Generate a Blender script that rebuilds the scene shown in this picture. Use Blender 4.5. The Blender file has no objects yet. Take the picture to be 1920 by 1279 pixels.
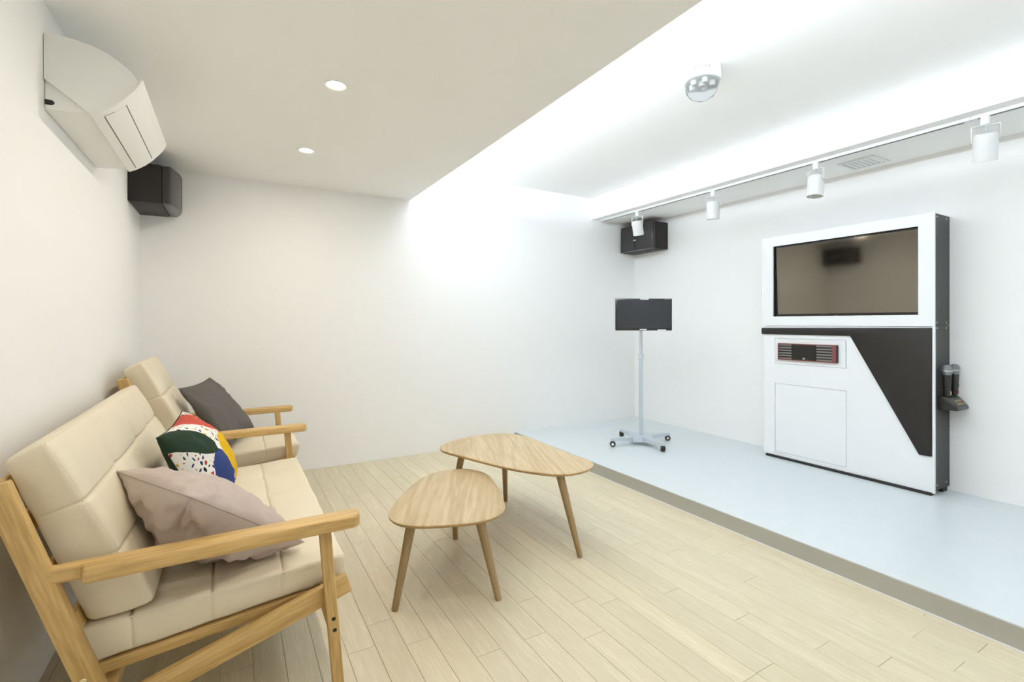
import bpy, bmesh, math, random
import numpy as np
from mathutils import Vector, Matrix, noise

random.seed(7)
SC = bpy.context.scene
COL = SC.collection

# ------------------------------------------------------------------ camera
H_CAM = 1.25
cam_d = bpy.data.cameras.new('camera')
cam_d.sensor_width = 36.0
cam_d.lens = 36.0 * 912.0 / 1920.0
cam_d.shift_y = -34.2 / 1920.0
cam_d.clip_start = 0.02
cam = bpy.data.objects.new('camera', cam_d)
COL.objects.link(cam)
cam.location = (0.58, 0.0, H_CAM)
cam.rotation_euler = (math.radians(90), 0, math.radians(-30))
SC.camera = cam

# ------------------------------------------------------------------ world, exposure
SC.view_settings.view_transform = 'Standard'
SC.view_settings.look = 'None'
SC.view_settings.gamma = 1.0
SC.view_settings.use_curve_mapping = False
SC.view_settings.exposure = 0.06
SC.cycles.use_denoising = True
SC.cycles.max_bounces = 12
SC.cycles.diffuse_bounces = 8
SC.cycles.glossy_bounces = 4
SC.cycles.sample_clamp_indirect = 6.0
wd = bpy.data.worlds.new('world')
SC.world = wd
wd.use_nodes = True
wd.node_tree.nodes['Background'].inputs[0].default_value = (1, 1, 1, 1)
wd.node_tree.nodes['Background'].inputs[1].default_value = 0.05

COVE_W = 126.0        # cool LED line in the ceiling cove, whole length
DOWN_W = 6.2         # each warm downlight
COOL = (0.80, 0.895, 1.0)
WARM = (1.0, 0.925, 0.785)

# room numbers (metres): left wall x=0, back wall y=YB, right wall x=XR
XR, YB, YN = 4.90, 4.45, -1.70
X_STAGE, Z_STAGE = 3.18, 0.09
Z_LOW, X_LOW = 2.403, 2.04
Z_UP = 2.70
X_BULK, Z_BULK = 4.215, 2.45


# ------------------------------------------------------------------ materials
def new_mat(name):
    m = bpy.data.materials.new(name)
    m.use_nodes = True
    nt = m.node_tree
    return m, nt, nt.nodes['Principled BSDF']


def N(nt, t, **k):
    n = nt.nodes.new(t)
    for a, b in k.items():
        if a.startswith('i_'):
            key = a[2:]
            key = int(key) if key.isdigit() else key.replace('_', ' ')
            n.inputs[key].default_value = b
        else:
            setattr(n, a, b)
    return n


def L(nt, a, ao, b, bi):
    nt.links.new(a.outputs[ao], b.inputs[bi])


def plain(name, col, rough=0.5, metal=0.0, spec=0.5, bump=0.0, bscale=200.0, vary=0.0, coat=0.0):
    m, nt, bs = new_mat(name)
    bs.inputs['Base Color'].default_value = (*col, 1)
    bs.inputs['Roughness'].default_value = rough
    bs.inputs['Metallic'].default_value = metal
    bs.inputs['Specular IOR Level'].default_value = spec
    bs.inputs['Coat Weight'].default_value = coat
    tc = N(nt, 'ShaderNodeTexCoord')
    if vary:
        nz = N(nt, 'ShaderNodeTexNoise', i_Scale=9.0, i_Detail=4.0)
        L(nt, tc, 'Object', nz, 'Vector')
        rp = N(nt, 'ShaderNodeValToRGB')
        rp.color_ramp.elements[0].position = 0.3
        rp.color_ramp.elements[1].position = 0.7
        rp.color_ramp.elements[0].color = (*[c * (1 - vary) for c in col], 1)
        rp.color_ramp.elements[1].color = (*[min(1, c * (1 + vary)) for c in col], 1)
        L(nt, nz, 'Fac', rp, 'Fac')
        L(nt, rp, 'Color', bs, 'Base Color')
    if bump:
        nz = N(nt, 'ShaderNodeTexNoise', i_Scale=bscale, i_Detail=3.0)
        L(nt, tc, 'Object', nz, 'Vector')
        bp = N(nt, 'ShaderNodeBump', i_Strength=bump, i_Distance=0.002)
        L(nt, nz, 'Fac', bp, 'Height')
        L(nt, bp, 'Normal', bs, 'Normal')
    return m


def wood(name, light, dark, axis='Z', rough=0.45, scale=1.0, rand=0.0, figure=3.0, contrast=(0.35, 0.75)):
    """grain runs along the object's own axis"""
    m, nt, bs = new_mat(name)
    tc = N(nt, 'ShaderNodeTexCoord')
    oi = N(nt, 'ShaderNodeObjectInfo')
    mul = N(nt, 'ShaderNodeVectorMath', operation='SCALE')
    comb = N(nt, 'ShaderNodeCombineXYZ')
    L(nt, oi, 'Random', comb, 0); L(nt, oi, 'Random', comb, 1); L(nt, oi, 'Random', comb, 2)
    L(nt, comb, 0, mul, 0)
    mul.inputs['Scale'].default_value = 37.0
    add = N(nt, 'ShaderNodeVectorMath', operation='ADD')
    L(nt, tc, 'Object', add, 0); L(nt, mul, 0, add, 1)
    st = {'X': (1.1, 14, 14), 'Y': (14, 1.1, 14), 'Z': (14, 14, 1.1)}[axis]
    mp = N(nt, 'ShaderNodeMapping')
    mp.inputs['Scale'].default_value = [s * scale for s in st]
    L(nt, add, 0, mp, 'Vector')
    big = N(nt, 'ShaderNodeTexNoise', i_Scale=1.0, i_Detail=3.0, i_Distortion=0.6)
    L(nt, mp, 0, big, 'Vector')
    sn = N(nt, 'ShaderNodeMath', operation='MULTIPLY')
    sn.inputs[1].default_value = figure * 6.283
    L(nt, big, 'Fac', sn, 0)
    sn2 = N(nt, 'ShaderNodeMath', operation='SINE')
    L(nt, sn, 0, sn2, 0)
    fine = N(nt, 'ShaderNodeTexNoise', i_Scale=9.0, i_Detail=4.0)
    L(nt, mp, 0, fine, 'Vector')
    ma = N(nt, 'ShaderNodeMath', operation='MULTIPLY_ADD')
    ma.inputs[1].default_value = 0.14
    L(nt, sn2, 0, ma, 0); L(nt, fine, 'Fac', ma, 2)
    rp = N(nt, 'ShaderNodeValToRGB')
    rp.color_ramp.elements[0].position = contrast[0]
    rp.color_ramp.elements[1].position = contrast[1]
    rp.color_ramp.elements[0].color = (*dark, 1)
    rp.color_ramp.elements[1].color = (*light, 1)
    L(nt, ma, 0, rp, 'Fac')
    out = rp
    if rand:
        hsv = N(nt, 'ShaderNodeHueSaturation')
        mr = N(nt, 'ShaderNodeMapRange')
        mr.inputs['To Min'].default_value = 1 - rand
        mr.inputs['To Max'].default_value = 1 + rand
        L(nt, oi, 'Random', mr, 'Value')
        L(nt, mr, 0, hsv, 'Value'); L(nt, rp, 'Color', hsv, 'Color')
        out = hsv
    L(nt, out, 'Color', bs, 'Base Color')
    bs.inputs['Roughness'].default_value = rough
    bp = N(nt, 'ShaderNodeBump', i_Strength=0.12, i_Distance=0.001)
    L(nt, fine, 'Fac', bp, 'Height'); L(nt, bp, 'Normal', bs, 'Normal')
    return m


def emit(name, col, s):
    m, nt, bs = new_mat(name)
    bs.inputs['Base Color'].default_value = (*col, 1)
    bs.inputs['Emission Color'].default_value = (*col, 1)
    bs.inputs['Emission Strength'].default_value = s
    return m


M = {}
M['wall'] = plain('white_wall_paint', (0.90, 0.90, 0.895), 0.75, spec=0.25, bump=0.05, bscale=120)
M['wall_grey'] = plain('grey_wall_paint', (0.84, 0.84, 0.84), 0.75, spec=0.25)
M['ceiling'] = plain('white_ceiling_paint', (0.93, 0.93, 0.925), 0.8, spec=0.2)
M['plank'] = wood('pale_oak_plank', (0.70, 0.625, 0.46), (0.61, 0.535, 0.38), 'Y', 0.38, 1.0, 0.035, 1.6)
M['subfloor'] = plain('dark_joint', (0.40, 0.32, 0.20), 0.9)
M['stage'] = plain('pale_blue_grey_paint', (0.67, 0.72, 0.735), 0.33, spec=0.4, vary=0.015)
M['riser'] = plain('beige_grey_riser', (0.40, 0.39, 0.345), 0.55, spec=0.3)
M['white_trim'] = plain('white_plastic_trim', (0.8, 0.8, 0.82), 0.4)
M['oak'] = wood('golden_oak', (0.65, 0.425, 0.165), (0.46, 0.29, 0.095), 'Z', 0.42, 1.0, 0.05, 2.5)
M['oak_leg'] = wood('brown_oak_leg', (0.36, 0.25, 0.12), (0.27, 0.18, 0.08), 'Z', 0.45, 1.2, 0.03, 2.5)
M['oak_top'] = wood('table_oak_veneer', (0.58, 0.45, 0.27), (0.42, 0.30, 0.155), 'Y', 0.40, 0.5, 0.0, 5.0, (0.3, 0.8))
M['oak_edge'] = plain('oak_edge', (0.42, 0.27, 0.11), 0.5)
M['leather'] = plain('cream_leather', (0.74, 0.655, 0.495), 0.46, spec=0.4, bump=0.25, bscale=420, vary=0.02)
M['thread'] = plain('cream_seam', (0.60, 0.50, 0.35), 0.6)
M['steel'] = plain('steel', (0.6, 0.58, 0.54), 0.3, metal=1.0)
M['brass'] = plain('brass_screw', (0.75, 0.66, 0.42), 0.35, metal=1.0)
M['grey_fabric'] = plain('charcoal_grey_fabric', (0.135, 0.122, 0.112), 0.9, spec=0.15, bump=0.3, bscale=700)
M['green_fabric'] = plain('dark_green_fabric', (0.022, 0.045, 0.027), 0.85, spec=0.2, bump=0.2, bscale=700)
M['pink_fabric'] = plain('greyish_pink_fabric', (0.52, 0.43, 0.385), 0.85, spec=0.2, bump=0.2, bscale=700)
M['pink_seam'] = plain('greyish_pink_seam', (0.42, 0.34, 0.30), 0.85)
M['ac'] = plain('white_appliance_plastic', (0.83, 0.83, 0.81), 0.35)
M['gap'] = plain('dark_gap', (0.12, 0.12, 0.12), 0.8)
M['black'] = plain('matt_black', (0.012, 0.012, 0.012), 0.6)
M['speaker'] = plain('black_speaker_case', (0.014, 0.011, 0.010), 0.5, spec=0.35, bump=0.3, bscale=300)
M['grille'] = plain('black_speaker_grille', (0.014, 0.013, 0.012), 0.3, coat=0.3, bump=0.3, bscale=900)
M['cab_white'] = plain('white_gloss_laminate', (0.84, 0.86, 0.88), 0.22)
M['cab_black'] = plain('black_textured_laminate', (0.020, 0.017, 0.015), 0.5, spec=0.3, bump=0.5, bscale=260)
M['cab_side'] = plain('dark_grey_laminate', (0.035, 0.037, 0.036), 0.45, spec=0.3)
M['screen'] = plain('tinted_screen_acrylic', (0.25, 0.232, 0.20), 0.06, metal=1.0)
M['mon_screen'] = plain('black_monitor_screen', (0.022, 0.024, 0.028), 0.16)
M['bezel'] = plain('gloss_black_bezel', (0.012, 0.012, 0.012), 0.12)
M['red'] = plain('dark_red_metal', (0.20, 0.055, 0.05), 0.38, metal=0.1)
M['slat'] = plain('grey_slat', (0.19, 0.18, 0.17), 0.45)
M['slot'] = plain('black_slot', (0.02, 0.018, 0.018), 0.6)
M['print'] = plain('white_print', (0.85, 0.85, 0.85), 0.5)
M['stand'] = plain('silver_grey_coat', (0.55, 0.60, 0.66), 0.35, metal=0.25)
M['rubber'] = plain('black_rubber', (0.02, 0.02, 0.02), 0.6)
M['cap'] = plain('pale_hub_cap', (0.7, 0.7, 0.68), 0.4)
M['lamp_white'] = plain('white_powder_coat', (0.82, 0.84, 0.84), 0.45)
M['lamp_in'] = plain('lamp_inside', (0.35, 0.35, 0.33), 0.3, metal=0.6)
M['mic_black'] = plain('mic_body_black', (0.020, 0.019, 0.018), 0.4)
M['mesh'] = plain('grey_mic_mesh', (0.28, 0.30, 0.31), 0.4, metal=0.7, bump=1.0, bscale=900)
M['gold'] = plain('gold_print', (0.55, 0.42, 0.16), 0.5)
M['redprint'] = plain('red_print', (0.5, 0.05, 0.06), 0.5)
M['vent'] = plain('white_vent', (0.8, 0.82, 0.82), 0.5)
M['duct'] = plain('grey_duct', (0.30, 0.31, 0.31), 0.7)
M['led'] = emit('cool_led', COOL, 10.0)
M['down'] = emit('warm_lens', (1.0, 0.90, 0.74), 40.0)
g, gnt, gbs = new_mat('clear_dome')
gbs.inputs['Transmission Weight'].default_value = 1.0
gbs.inputs['Roughness'].default_value = 0.04
gbs.inputs['IOR'].default_value = 1.06
gbs.inputs['Base Color'].default_value = (0.96, 0.98, 1, 1)
M['glass'] = g


def terrazzo():
    m, nt, bs = new_mat('terrazzo_print_fabric')
    bs.inputs['Roughness'].default_value = 0.85
    bs.inputs['Specular IOR Level'].default_value = 0.2
    uv = N(nt, 'ShaderNodeTexCoord')
    # chips
    nz = N(nt, 'ShaderNodeTexNoise', i_Scale=6.0, i_Detail=0.0)
    L(nt, uv, 'UV', nz, 'Vector')
    mp = N(nt, 'ShaderNodeMapping'); mp.inputs['Scale'].default_value = (60, 44, 1)
    mp.inputs['Rotation'].default_value = (0, 0, 0.5)
    ua = N(nt, 'ShaderNodeUVMap', uv_map='arc')
    L(nt, ua, 'UV', mp, 'Vector')
    vd = N(nt, 'ShaderNodeTexVoronoi', feature='DISTANCE_TO_EDGE', voronoi_dimensions='2D', i_Scale=1.0)
    vc = N(nt, 'ShaderNodeTexVoronoi', feature='F1', voronoi_dimensions='2D', i_Scale=1.0)
    L(nt, mp, 0, vd, 'Vector'); L(nt, mp, 0, vc, 'Vector')
    sep = N(nt, 'ShaderNodeSeparateColor'); L(nt, vc, 'Color', sep, 0)
    thr = N(nt, 'ShaderNodeMapRange')
    thr.inputs['To Min'].default_value = 0.17; thr.inputs['To Max'].default_value = 0.50
    L(nt, sep, 1, thr, 'Value')
    gt = N(nt, 'ShaderNodeMath', operation='GREATER_THAN')
    L(nt, vd, 'Distance', gt, 0); L(nt, thr, 0, gt, 1)
    rp = N(nt, 'ShaderNodeValToRGB'); rp.color_ramp.interpolation = 'CONSTANT'
    cols = [(0.0, (0.012, 0.022, 0.018)), (0.30, (0.38, 0.045, 0.04)), (0.52, (0.50, 0.28, 0.015)), (0.74, (0.035, 0.045, 0.14))]
    e = rp.color_ramp.elements
    e[0].position = 0; e[0].color = (*cols[0][1], 1); e[1].position = cols[1][0]; e[1].color = (*cols[1][1], 1)
    for p_, c_ in cols[2:]:
        n_ = e.new(p_); n_.color = (*c_, 1)
    L(nt, sep, 0, rp, 'Fac')
    mix = N(nt, 'ShaderNodeMix', data_type='RGBA')
    mix.inputs[6].default_value = (0.82, 0.80, 0.76, 1)
    L(nt, gt, 0, mix, 0); L(nt, rp, 'Color', mix, 7)
    cur = (mix, 2)

    def ell(cx, cy, a, b, ang, col):
        nonlocal cur
        m1 = N(nt, 'ShaderNodeMapping', vector_type='TEXTURE')
        m1.inputs['Location'].default_value = (cx, cy, 0)
        m1.inputs['Rotation'].default_value = (0, 0, ang)
        m1.inputs['Scale'].default_value = (a, b, 1)
        L(nt, uv, 'UV', m1, 'Vector')
        ln = N(nt, 'ShaderNodeVectorMath', operation='LENGTH')
        L(nt, m1, 0, ln, 0)
        lt = N(nt, 'ShaderNodeMath', operation='LESS_THAN'); lt.inputs[1].default_value = 1.0
        L(nt, ln, 'Value', lt, 0)
        mx = N(nt, 'ShaderNodeMix', data_type='RGBA')
        mx.inputs[7].default_value = (*col, 1)
        L(nt, lt, 0, mx, 0); nt.links.new(cur[0].outputs[cur[1]], mx.inputs[6])
        cur = (mx, 2)
    # u runs along the top edge away from the viewer, v down the cushion
    ell(0.25, 0.70, 0.31, 0.15, 1.75, (0.035, 0.055, 0.19))
    ell(0.60, 0.56, 0.27, 0.24, 1.60, (0.66, 0.40, 0.01))
    ell(0.70, 0.12, 0.34, 0.19, 0.95, (0.52, 0.08, 0.055))
    ell(0.17, 0.18, 0.275, 0.145, 0.92, (0.022, 0.045, 0.027))
    nt.links.new(cur[0].outputs[cur[1]], bs.inputs['Base Color'])
    return m


M['terrazzo'] = terrazzo()

# ------------------------------------------------------------------ object helpers
WORLD = {}


def _link(o, wloc, parent, rot=None):
    """link o at a world place, whatever the parent's turn"""
    COL.objects.link(o)
    W = Matrix.Translation(Vector(wloc))
    if rot is not None: W = W @ rot.to_4x4()
    WORLD[o.name] = W
    o.rotation_mode = 'QUATERNION' if rot is not None else 'XYZ'
    if parent is not None:
        o.parent = parent
        Lm = WORLD[parent.name].inverted() @ W
    else:
        Lm = W
    lo, q, _ = Lm.decompose()
    o.location = lo
    if rot is not None or parent is not None:
        o.rotation_mode = 'QUATERNION'; o.rotation_quaternion = q
    return o


def empty(name, loc, label=None, cat=None, group=None):
    o = bpy.data.objects.new(name, None)
    o.empty_display_size = 0.1
    _link(o, loc, None)
    tag(o, label, cat, group)
    return o


def tag(o, label=None, cat=None, group=None, kind=None):
    if label: o['label'] = label
    if cat: o['category'] = cat
    if group: o['group'] = group
    if kind: o['kind'] = kind
    return o


def obj(name, V, F, mat, parent=None, smooth=False, origin=None, rot=None, auto=None):
    """V in world coordinates (or local when rot is given with origin)"""
    V = np.asarray(V, dtype=float)
    if rot is None:
        o0 = (V.min(0) + V.max(0)) / 2 if origin is None else np.asarray(origin, float)
        loc = V - o0
    else:
        o0 = np.asarray(origin, float); loc = V
    me = bpy.data.meshes.new(name)
    me.from_pydata(loc.tolist(), [], [list(map(int, f)) for f in F])
    mats = mat if isinstance(mat, (list, tuple)) else [mat]
    for mm in mats: me.materials.append(mm)
    bm = bmesh.new(); bm.from_mesh(me)
    bmesh.ops.recalc_face_normals(bm, faces=bm.faces)
    bm.to_mesh(me); bm.free()
    if smooth:
        me.polygons.foreach_set('use_smooth', [True] * len(me.polygons))
        if auto:
            me.set_sharp_from_angle(angle=math.radians(auto))
    me.update()
    o = bpy.data.objects.new(name, me)
    _link(o, o0, parent, rot)
    return o


def bevel_mesh(V, F, w, seg=2):
    me = bpy.data.meshes.new('tmp')
    me.from_pydata([tuple(v) for v in V], [], F)
    bm = bmesh.new(); bm.from_mesh(me)
    bmesh.ops.recalc_face_normals(bm, faces=bm.faces)
    ed = [e for e in bm.edges if len(e.link_faces) == 2 and e.calc_face_angle(0) > 0.5]
    bmesh.ops.bevel(bm, geom=ed, offset=w, segments=seg, affect='EDGES', profile=0.5)
    bm.verts.index_update()
    V2 = [tuple(v.co) for v in bm.verts]
    F2 = [[v.index for v in f.verts] for f in bm.faces]
    bm.free(); bpy.data.meshes.remove(me)
    return V2, F2


BOXF = [(0, 1, 2, 3), (7, 6, 5, 4), (0, 4, 5, 1), (1, 5, 6, 2), (2, 6, 7, 3), (3, 7, 4, 0)]


def boxv(a, b):
    (x0, y0, z0), (x1, y1, z1) = a, b
    return [(x0, y0, z0), (x1, y0, z0), (x1, y1, z0), (x0, y1, z0), (x0, y0, z1), (x1, y0, z1), (x1, y1, z1), (x0, y1, z1)]


def box(name, a, b, mat, parent=None, bev=0.0, seg=2):
    V, F = boxv(a, b), BOXF
    if bev:
        V, F = bevel_mesh(V, F, bev, seg)
    return obj(name, V, F, mat, parent, smooth=bool(bev), auto=40 if bev else None)


def boxes(name, lst, mat, parent=None):
    V, F = [], []
    for a, b in lst:
        k = len(V); V += boxv(a, b); F += [tuple(i + k for i in f) for f in BOXF]
    return obj(name, V, F, mat, parent)


def frame_of(p0, p1, side):
    z = (Vector(p1) - Vector(p0)); ln = z.length; z.normalize()
    x = Vector(side); x = (x - z * x.dot(z)).normalized()
    y = z.cross(x)
    return Matrix((x, y, z)).transposed(), ln


def bar(name, p0, p1, w, d, mat, parent=None, side=(0, 1, 0), bev=0.004, w1=None, d1=None):
    """square bar from p0 to p1; w across 'side', d across the other way; grain along its length"""
    R, ln = frame_of(p0, p1, side)
    w1 = w if w1 is None else w1; d1 = d if d1 is None else d1
    h = ln / 2
    V = [(sx * ww / 2, sy * dd / 2, z) for z, ww, dd in ((-h, w, d), (h, w1, d1)) for sx, sy in ((-1, -1), (1, -1), (1, 1), (-1, 1))]
    F = BOXF
    if bev: V, F = bevel_mesh(V, F, bev, 2)
    mid = (Vector(p0) + Vector(p1)) / 2
    return obj(name, V, F, mat, parent, smooth=bool(bev), origin=mid, rot=R, auto=40)


def rod(name, p0, p1, r0, r1, mat, parent=None, seg=20, rings=None, cap=0.25):
    """tapered round bar with softened ends"""
    R, ln = frame_of(p0, p1, (0, 1, 0) if abs((Vector(p1) - Vector(p0)).normalized().y) < 0.9 else (1, 0, 0))
    if rings is None:
        c = min(r0, r1) * cap
        rings = [(0, r0 - c), (c, r0), (ln - c, r1), (ln, r1 - c)]
    V, F = [], []
    for z, r in rings:
        for k in range(seg):
            a = 2 * math.pi * k / seg
            V.append((r * math.cos(a), r * math.sin(a), z - ln / 2))
    for i in range(len(rings) - 1):
        for k in range(seg):
            F.append((i * seg + k, i * seg + (k + 1) % seg, (i + 1) * seg + (k + 1) % seg, (i + 1) * seg + k))
    F.append(tuple(range(seg))); F.append(tuple((len(rings) - 1) * seg + k for k in range(seg)))
    return obj(name, V, F, mat, parent, smooth=True, origin=(Vector(p0) + Vector(p1)) / 2, rot=R, auto=35)


def lathe(name, prof, c, mat, parent=None, seg=32, axis=None, closed=False):
    """prof: list of (r, z) from c along axis (default up)"""
    R = Matrix.Identity(3) if axis is None else frame_of((0, 0, 0), axis, (0, 1, 0.01))[0]
    V, F, rows = [], [], []
    for r, z in prof:
        if r < 1e-6:
            rows.append([len(V)]); V.append((0, 0, z))
        else:
            rows.append(list(range(len(V), len(V) + seg)))
            V += [(r * math.cos(2 * math.pi * k / seg), r * math.sin(2 * math.pi * k / seg), z) for k in range(seg)]
    for a, b in zip(rows[:-1], rows[1:]):
        for k in range(seg):
            k2 = (k + 1) % seg
            f = [a[k % len(a)], a[k2 % len(a)], b[k2 % len(b)], b[k % len(b)]]
            f = list(dict.fromkeys(f))
            if len(f) > 2: F.append(f)
    V = [tuple(R @ Vector(v) + Vector(c)) for v in V]
    return obj(name, V, F, mat, parent, smooth=True, auto=35)


def prism(name, poly, axis, t0, t1, mat, parent=None, bev=0.0, seg=2, smooth=False, auto=40):
    """poly of 2-D points extruded along axis 'x','y','z' from t0 to t1 (poly order: remaining axes in xyz order)"""
    def put(p, t):
        return {'x': (t, p[0], p[1]), 'y': (p[0], t, p[1]), 'z': (p[0], p[1], t)}[axis]
    n = len(poly)
    V = [put(p, t0) for p in poly] + [put(p, t1) for p in poly]
    F = [tuple(range(n)), tuple(range(2 * n - 1, n - 1, -1))] + [(i, (i + 1) % n, n + (i + 1) % n, n + i) for i in range(n)]
    if bev: V, F = bevel_mesh(V, F, bev, seg)
    return obj(name, V, F, mat, parent, smooth=smooth or bool(bev), auto=auto)


def tube(name, pts, r, mat, parent=None, seg=8, closed=False):
    P = [Vector(p) for p in pts]; n = len(P)
    V, F = [], []
    prev = None
    for i in range(n):
        a = P[i - 1] if (i > 0 or closed) else P[i]
        b = P[(i + 1) % n] if (i < n - 1 or closed) else P[i]
        t = (b - a).normalized()
        if prev is None:
            u = t.orthogonal().normalized()
        else:
            u = (prev - t * prev.dot(t)).normalized()
        prev = u; w = t.cross(u)
        for k in range(seg):
            an = 2 * math.pi * k / seg
            V.append(tuple(P[i] + u * (r * math.cos(an)) + w * (r * math.sin(an))))
    m_ = n if closed else n - 1
    for i in range(m_):
        for k in range(seg):
            j = (i + 1) % n
            F.append((i * seg + k, i * seg + (k + 1) % seg, j * seg + (k + 1) % seg, j * seg + k))
    if not closed:
        F.append(tuple(range(seg))); F.append(tuple((n - 1) * seg + k for k in range(seg)))
    return obj(name, V, F, mat, parent, smooth=True, auto=60)


def smooth_closed(pts, per=4):
    n = len(pts); out = []
    for i in range(n):
        p0, p1, p2, p3 = [np.array(pts[(i + k) % n]) for k in (-1, 0, 1, 2)]
        for s in range(per):
            t = s / per
            out.append(tuple(0.5 * ((2 * p1) + (p2 - p0) * t + (2 * p0 - 5 * p1 + 4 * p2 - p3) * t * t + (3 * p1 - p0 - 3 * p2 + p3) * t ** 3)))
    return out


def text_mesh(name, body, size, wloc, R, mat, parent, depth=0.0006):
    cu = bpy.data.curves.new(name, 'FONT'); cu.body = body; cu.size = size; cu.extrude = depth
    cu.align_x = 'CENTER'; cu.align_y = 'CENTER'; cu.resolution_u = 3
    tmp = bpy.data.objects.new('tmp', cu); COL.objects.link(tmp)
    bpy.context.view_layer.update()
    me = bpy.data.meshes.new_from_object(tmp.evaluated_get(bpy.context.evaluated_depsgraph_get()))
    V = [tuple(R @ v.co + Vector(wloc)) for v in me.vertices]
    F = [tuple(p.vertices) for p in me.polygons]
    bpy.data.objects.remove(tmp); bpy.data.curves.remove(cu); bpy.data.meshes.remove(me)
    return obj(name, V, F, mat, parent)


# ================================================================== lights of the room
def area(name, loc, sx, sy, power, col, direction, shape='RECTANGLE', spread=180):
    l = bpy.data.lights.new(name, 'AREA'); l.shape = shape; l.size = sx; l.size_y = sy
    l.energy = power; l.color = col; l.spread = math.radians(spread)
    o = bpy.data.objects.new(name, l); COL.objects.link(o); o.location = loc
    o.rotation_euler = Vector(direction).to_track_quat('-Z', 'Y').to_euler()
    return o


_c = area('cove_led_light', (X_LOW - 0.13, (YB + YN) / 2, Z_LOW + 0.065), YB - YN - 0.1, 0.03, COVE_W, COOL, (0, 0, 1))
_z = -Vector((0.5, 0, 1)).normalized(); _x = Vector((0, 1, 0)); _y = _z.cross(_x)
_c.rotation_euler = Matrix((_x, _y, _z)).transposed().to_euler()

# ================================================================== room shell
T = 0.12
floor = obj('floor', *(lambda V: (V, BOXF))(boxv((0, YN, -0.10), (X_STAGE, YB, -0.012))), M['subfloor'])
tag(floor, kind='structure')
S = lambda o: tag(o, kind='structure')
S(box('wall_left', (-T, YN - T, -0.1), (0, YB + T, Z_UP + 0.1), M['wall']))
S(box('wall_back', (0, YB, -0.1), (XR, YB + T, Z_UP + 0.1), M['wall']))
S(box('wall_right', (XR, YN - T, -0.1), (XR + T, YB + T, Z_UP + 0.1), M['wall']))
S(box('wall_front', (0, YN - T, -0.1), (XR, YN, Z_UP + 0.1), M['wall_grey']))
# lower ceiling with an up-stand hiding the cove, recess wall, upper ceiling, bulkhead
low = S(box('ceiling', (0, YN, Z_LOW), (X_LOW, YB, Z_LOW + 0.03), M['ceiling']))
box('cove_lip', (X_LOW - 0.02, YN, Z_LOW + 0.03), (X_LOW, YB, Z_LOW + 0.06), M['ceiling'], low)
box('recess_wall', (X_LOW - 0.30, YN, Z_LOW + 0.03), (X_LOW - 0.26, YB, Z_UP), M['ceiling'], low)
box('upper_ceiling', (X_LOW - 0.30, YN, Z_UP), (XR, YB, Z_UP + 0.08), M['ceiling'], low)
S(box('ceiling_bulkhead', (X_BULK, YN, Z_BULK), (XR, YB, Z_UP), M['ceiling']))
# cool LED strip lying in the cove
box('led_strip', (X_LOW - 0.145, YN + 0.05, Z_LOW + 0.03), (X_LOW - 0.12, YB - 0.05, Z_LOW + 0.045), M['led'], low)

# raised stage
stage = S(box('stage_floor', (X_STAGE + 0.012, YN, -0.1), (XR, YB, Z_STAGE), M['stage']))
box('stage_riser', (X_STAGE, YN, -0.012), (X_STAGE + 0.012, YB, Z_STAGE - 0.0005), M['riser'], stage)
S(box('trim_1', (X_STAGE - 0.006, YN, -0.002), (X_STAGE - 0.0004, YB, 0.004), M['white_trim']))

# oak planks, each one an object under the floor
PW = 0.1035
PMESH = {}


def plank(x0, x1, y0, y1):
    w, l = x1 - x0, y1 - y0
    key = round(w, 4)
    if key not in PMESH:
        g = 0.0005; c = 0.0009
        hx, hy = w / 2 - g, 0.5
        V = [(-hx, -hy, -0.012), (hx, -hy, -0.012), (hx, hy, -0.012), (-hx, hy, -0.012),
             (-hx, -hy, -c), (hx, -hy, -c), (hx, hy, -c), (-hx, hy, -c),
             (-hx + c, -hy + 0.001, 0), (hx - c, -hy + 0.001, 0), (hx - c, hy - 0.001, 0), (-hx + c, hy - 0.001, 0)]
        F = [(3, 2, 1, 0), (0, 1, 5, 4), (1, 2, 6, 5), (2, 3, 7, 6), (3, 0, 4, 7), (4, 5, 9, 8), (5, 6, 10, 9), (6, 7, 11, 10), (7, 4, 8, 11), (8, 9, 10, 11)]
        me = bpy.data.meshes.new('plank'); me.from_pydata(V, [], F); me.materials.append(M['plank']); PMESH[key] = me
    o = bpy.data.objects.new('plank', PMESH[key])
    o.scale = (1, l - 0.0012, 1)
    _link(o, ((x0 + x1) / 2, (y0 + y1) / 2, 0.0), floor)


x = 1.167 - 12 * PW
edges = []
while x < X_STAGE - 0.006:
    edges.append((max(x, 0.0), min(x + PW, X_STAGE - 0.006))); x += PW
JOINT = {10: 1.895, 11: 2.034, 22: 1.067}
rr = random.Random(3)
PL = 1.0
for i, (a, b) in enumerate(edges):
    if b - a < 0.004: continue
    j = JOINT.get(i, rr.uniform(0, PL))
    while j > YN: j -= PL
    y = j
    while y < YB:
        y0, y1 = max(y, YN), min(y + PL, YB)
        if y1 - y0 > 0.02: plank(a, b, y0, y1)
        y += PL

# ================================================================== downlights
def downlight(x, y, label):
    r = empty('downlight', (x, y, Z_LOW), label, 'downlight', 'warm ceiling downlights')
    lathe('trim_ring', [(0.040, -0.001), (0.050, -0.004), (0.054, -0.002), (0.054, 0.0)], (x, y, Z_LOW), M['lamp_white'], r, 28)
    lathe('lens', [(0.0, -0.0015), (0.040, -0.0012), (0.040, 0.0)], (x, y, Z_LOW), M['down'], r, 24)
    area('downlight_lamp', (x, y, Z_LOW - 0.012), 0.05, 0.05, DOWN_W, WARM, (0, 0, -1), 'DISK', 180)


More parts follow.
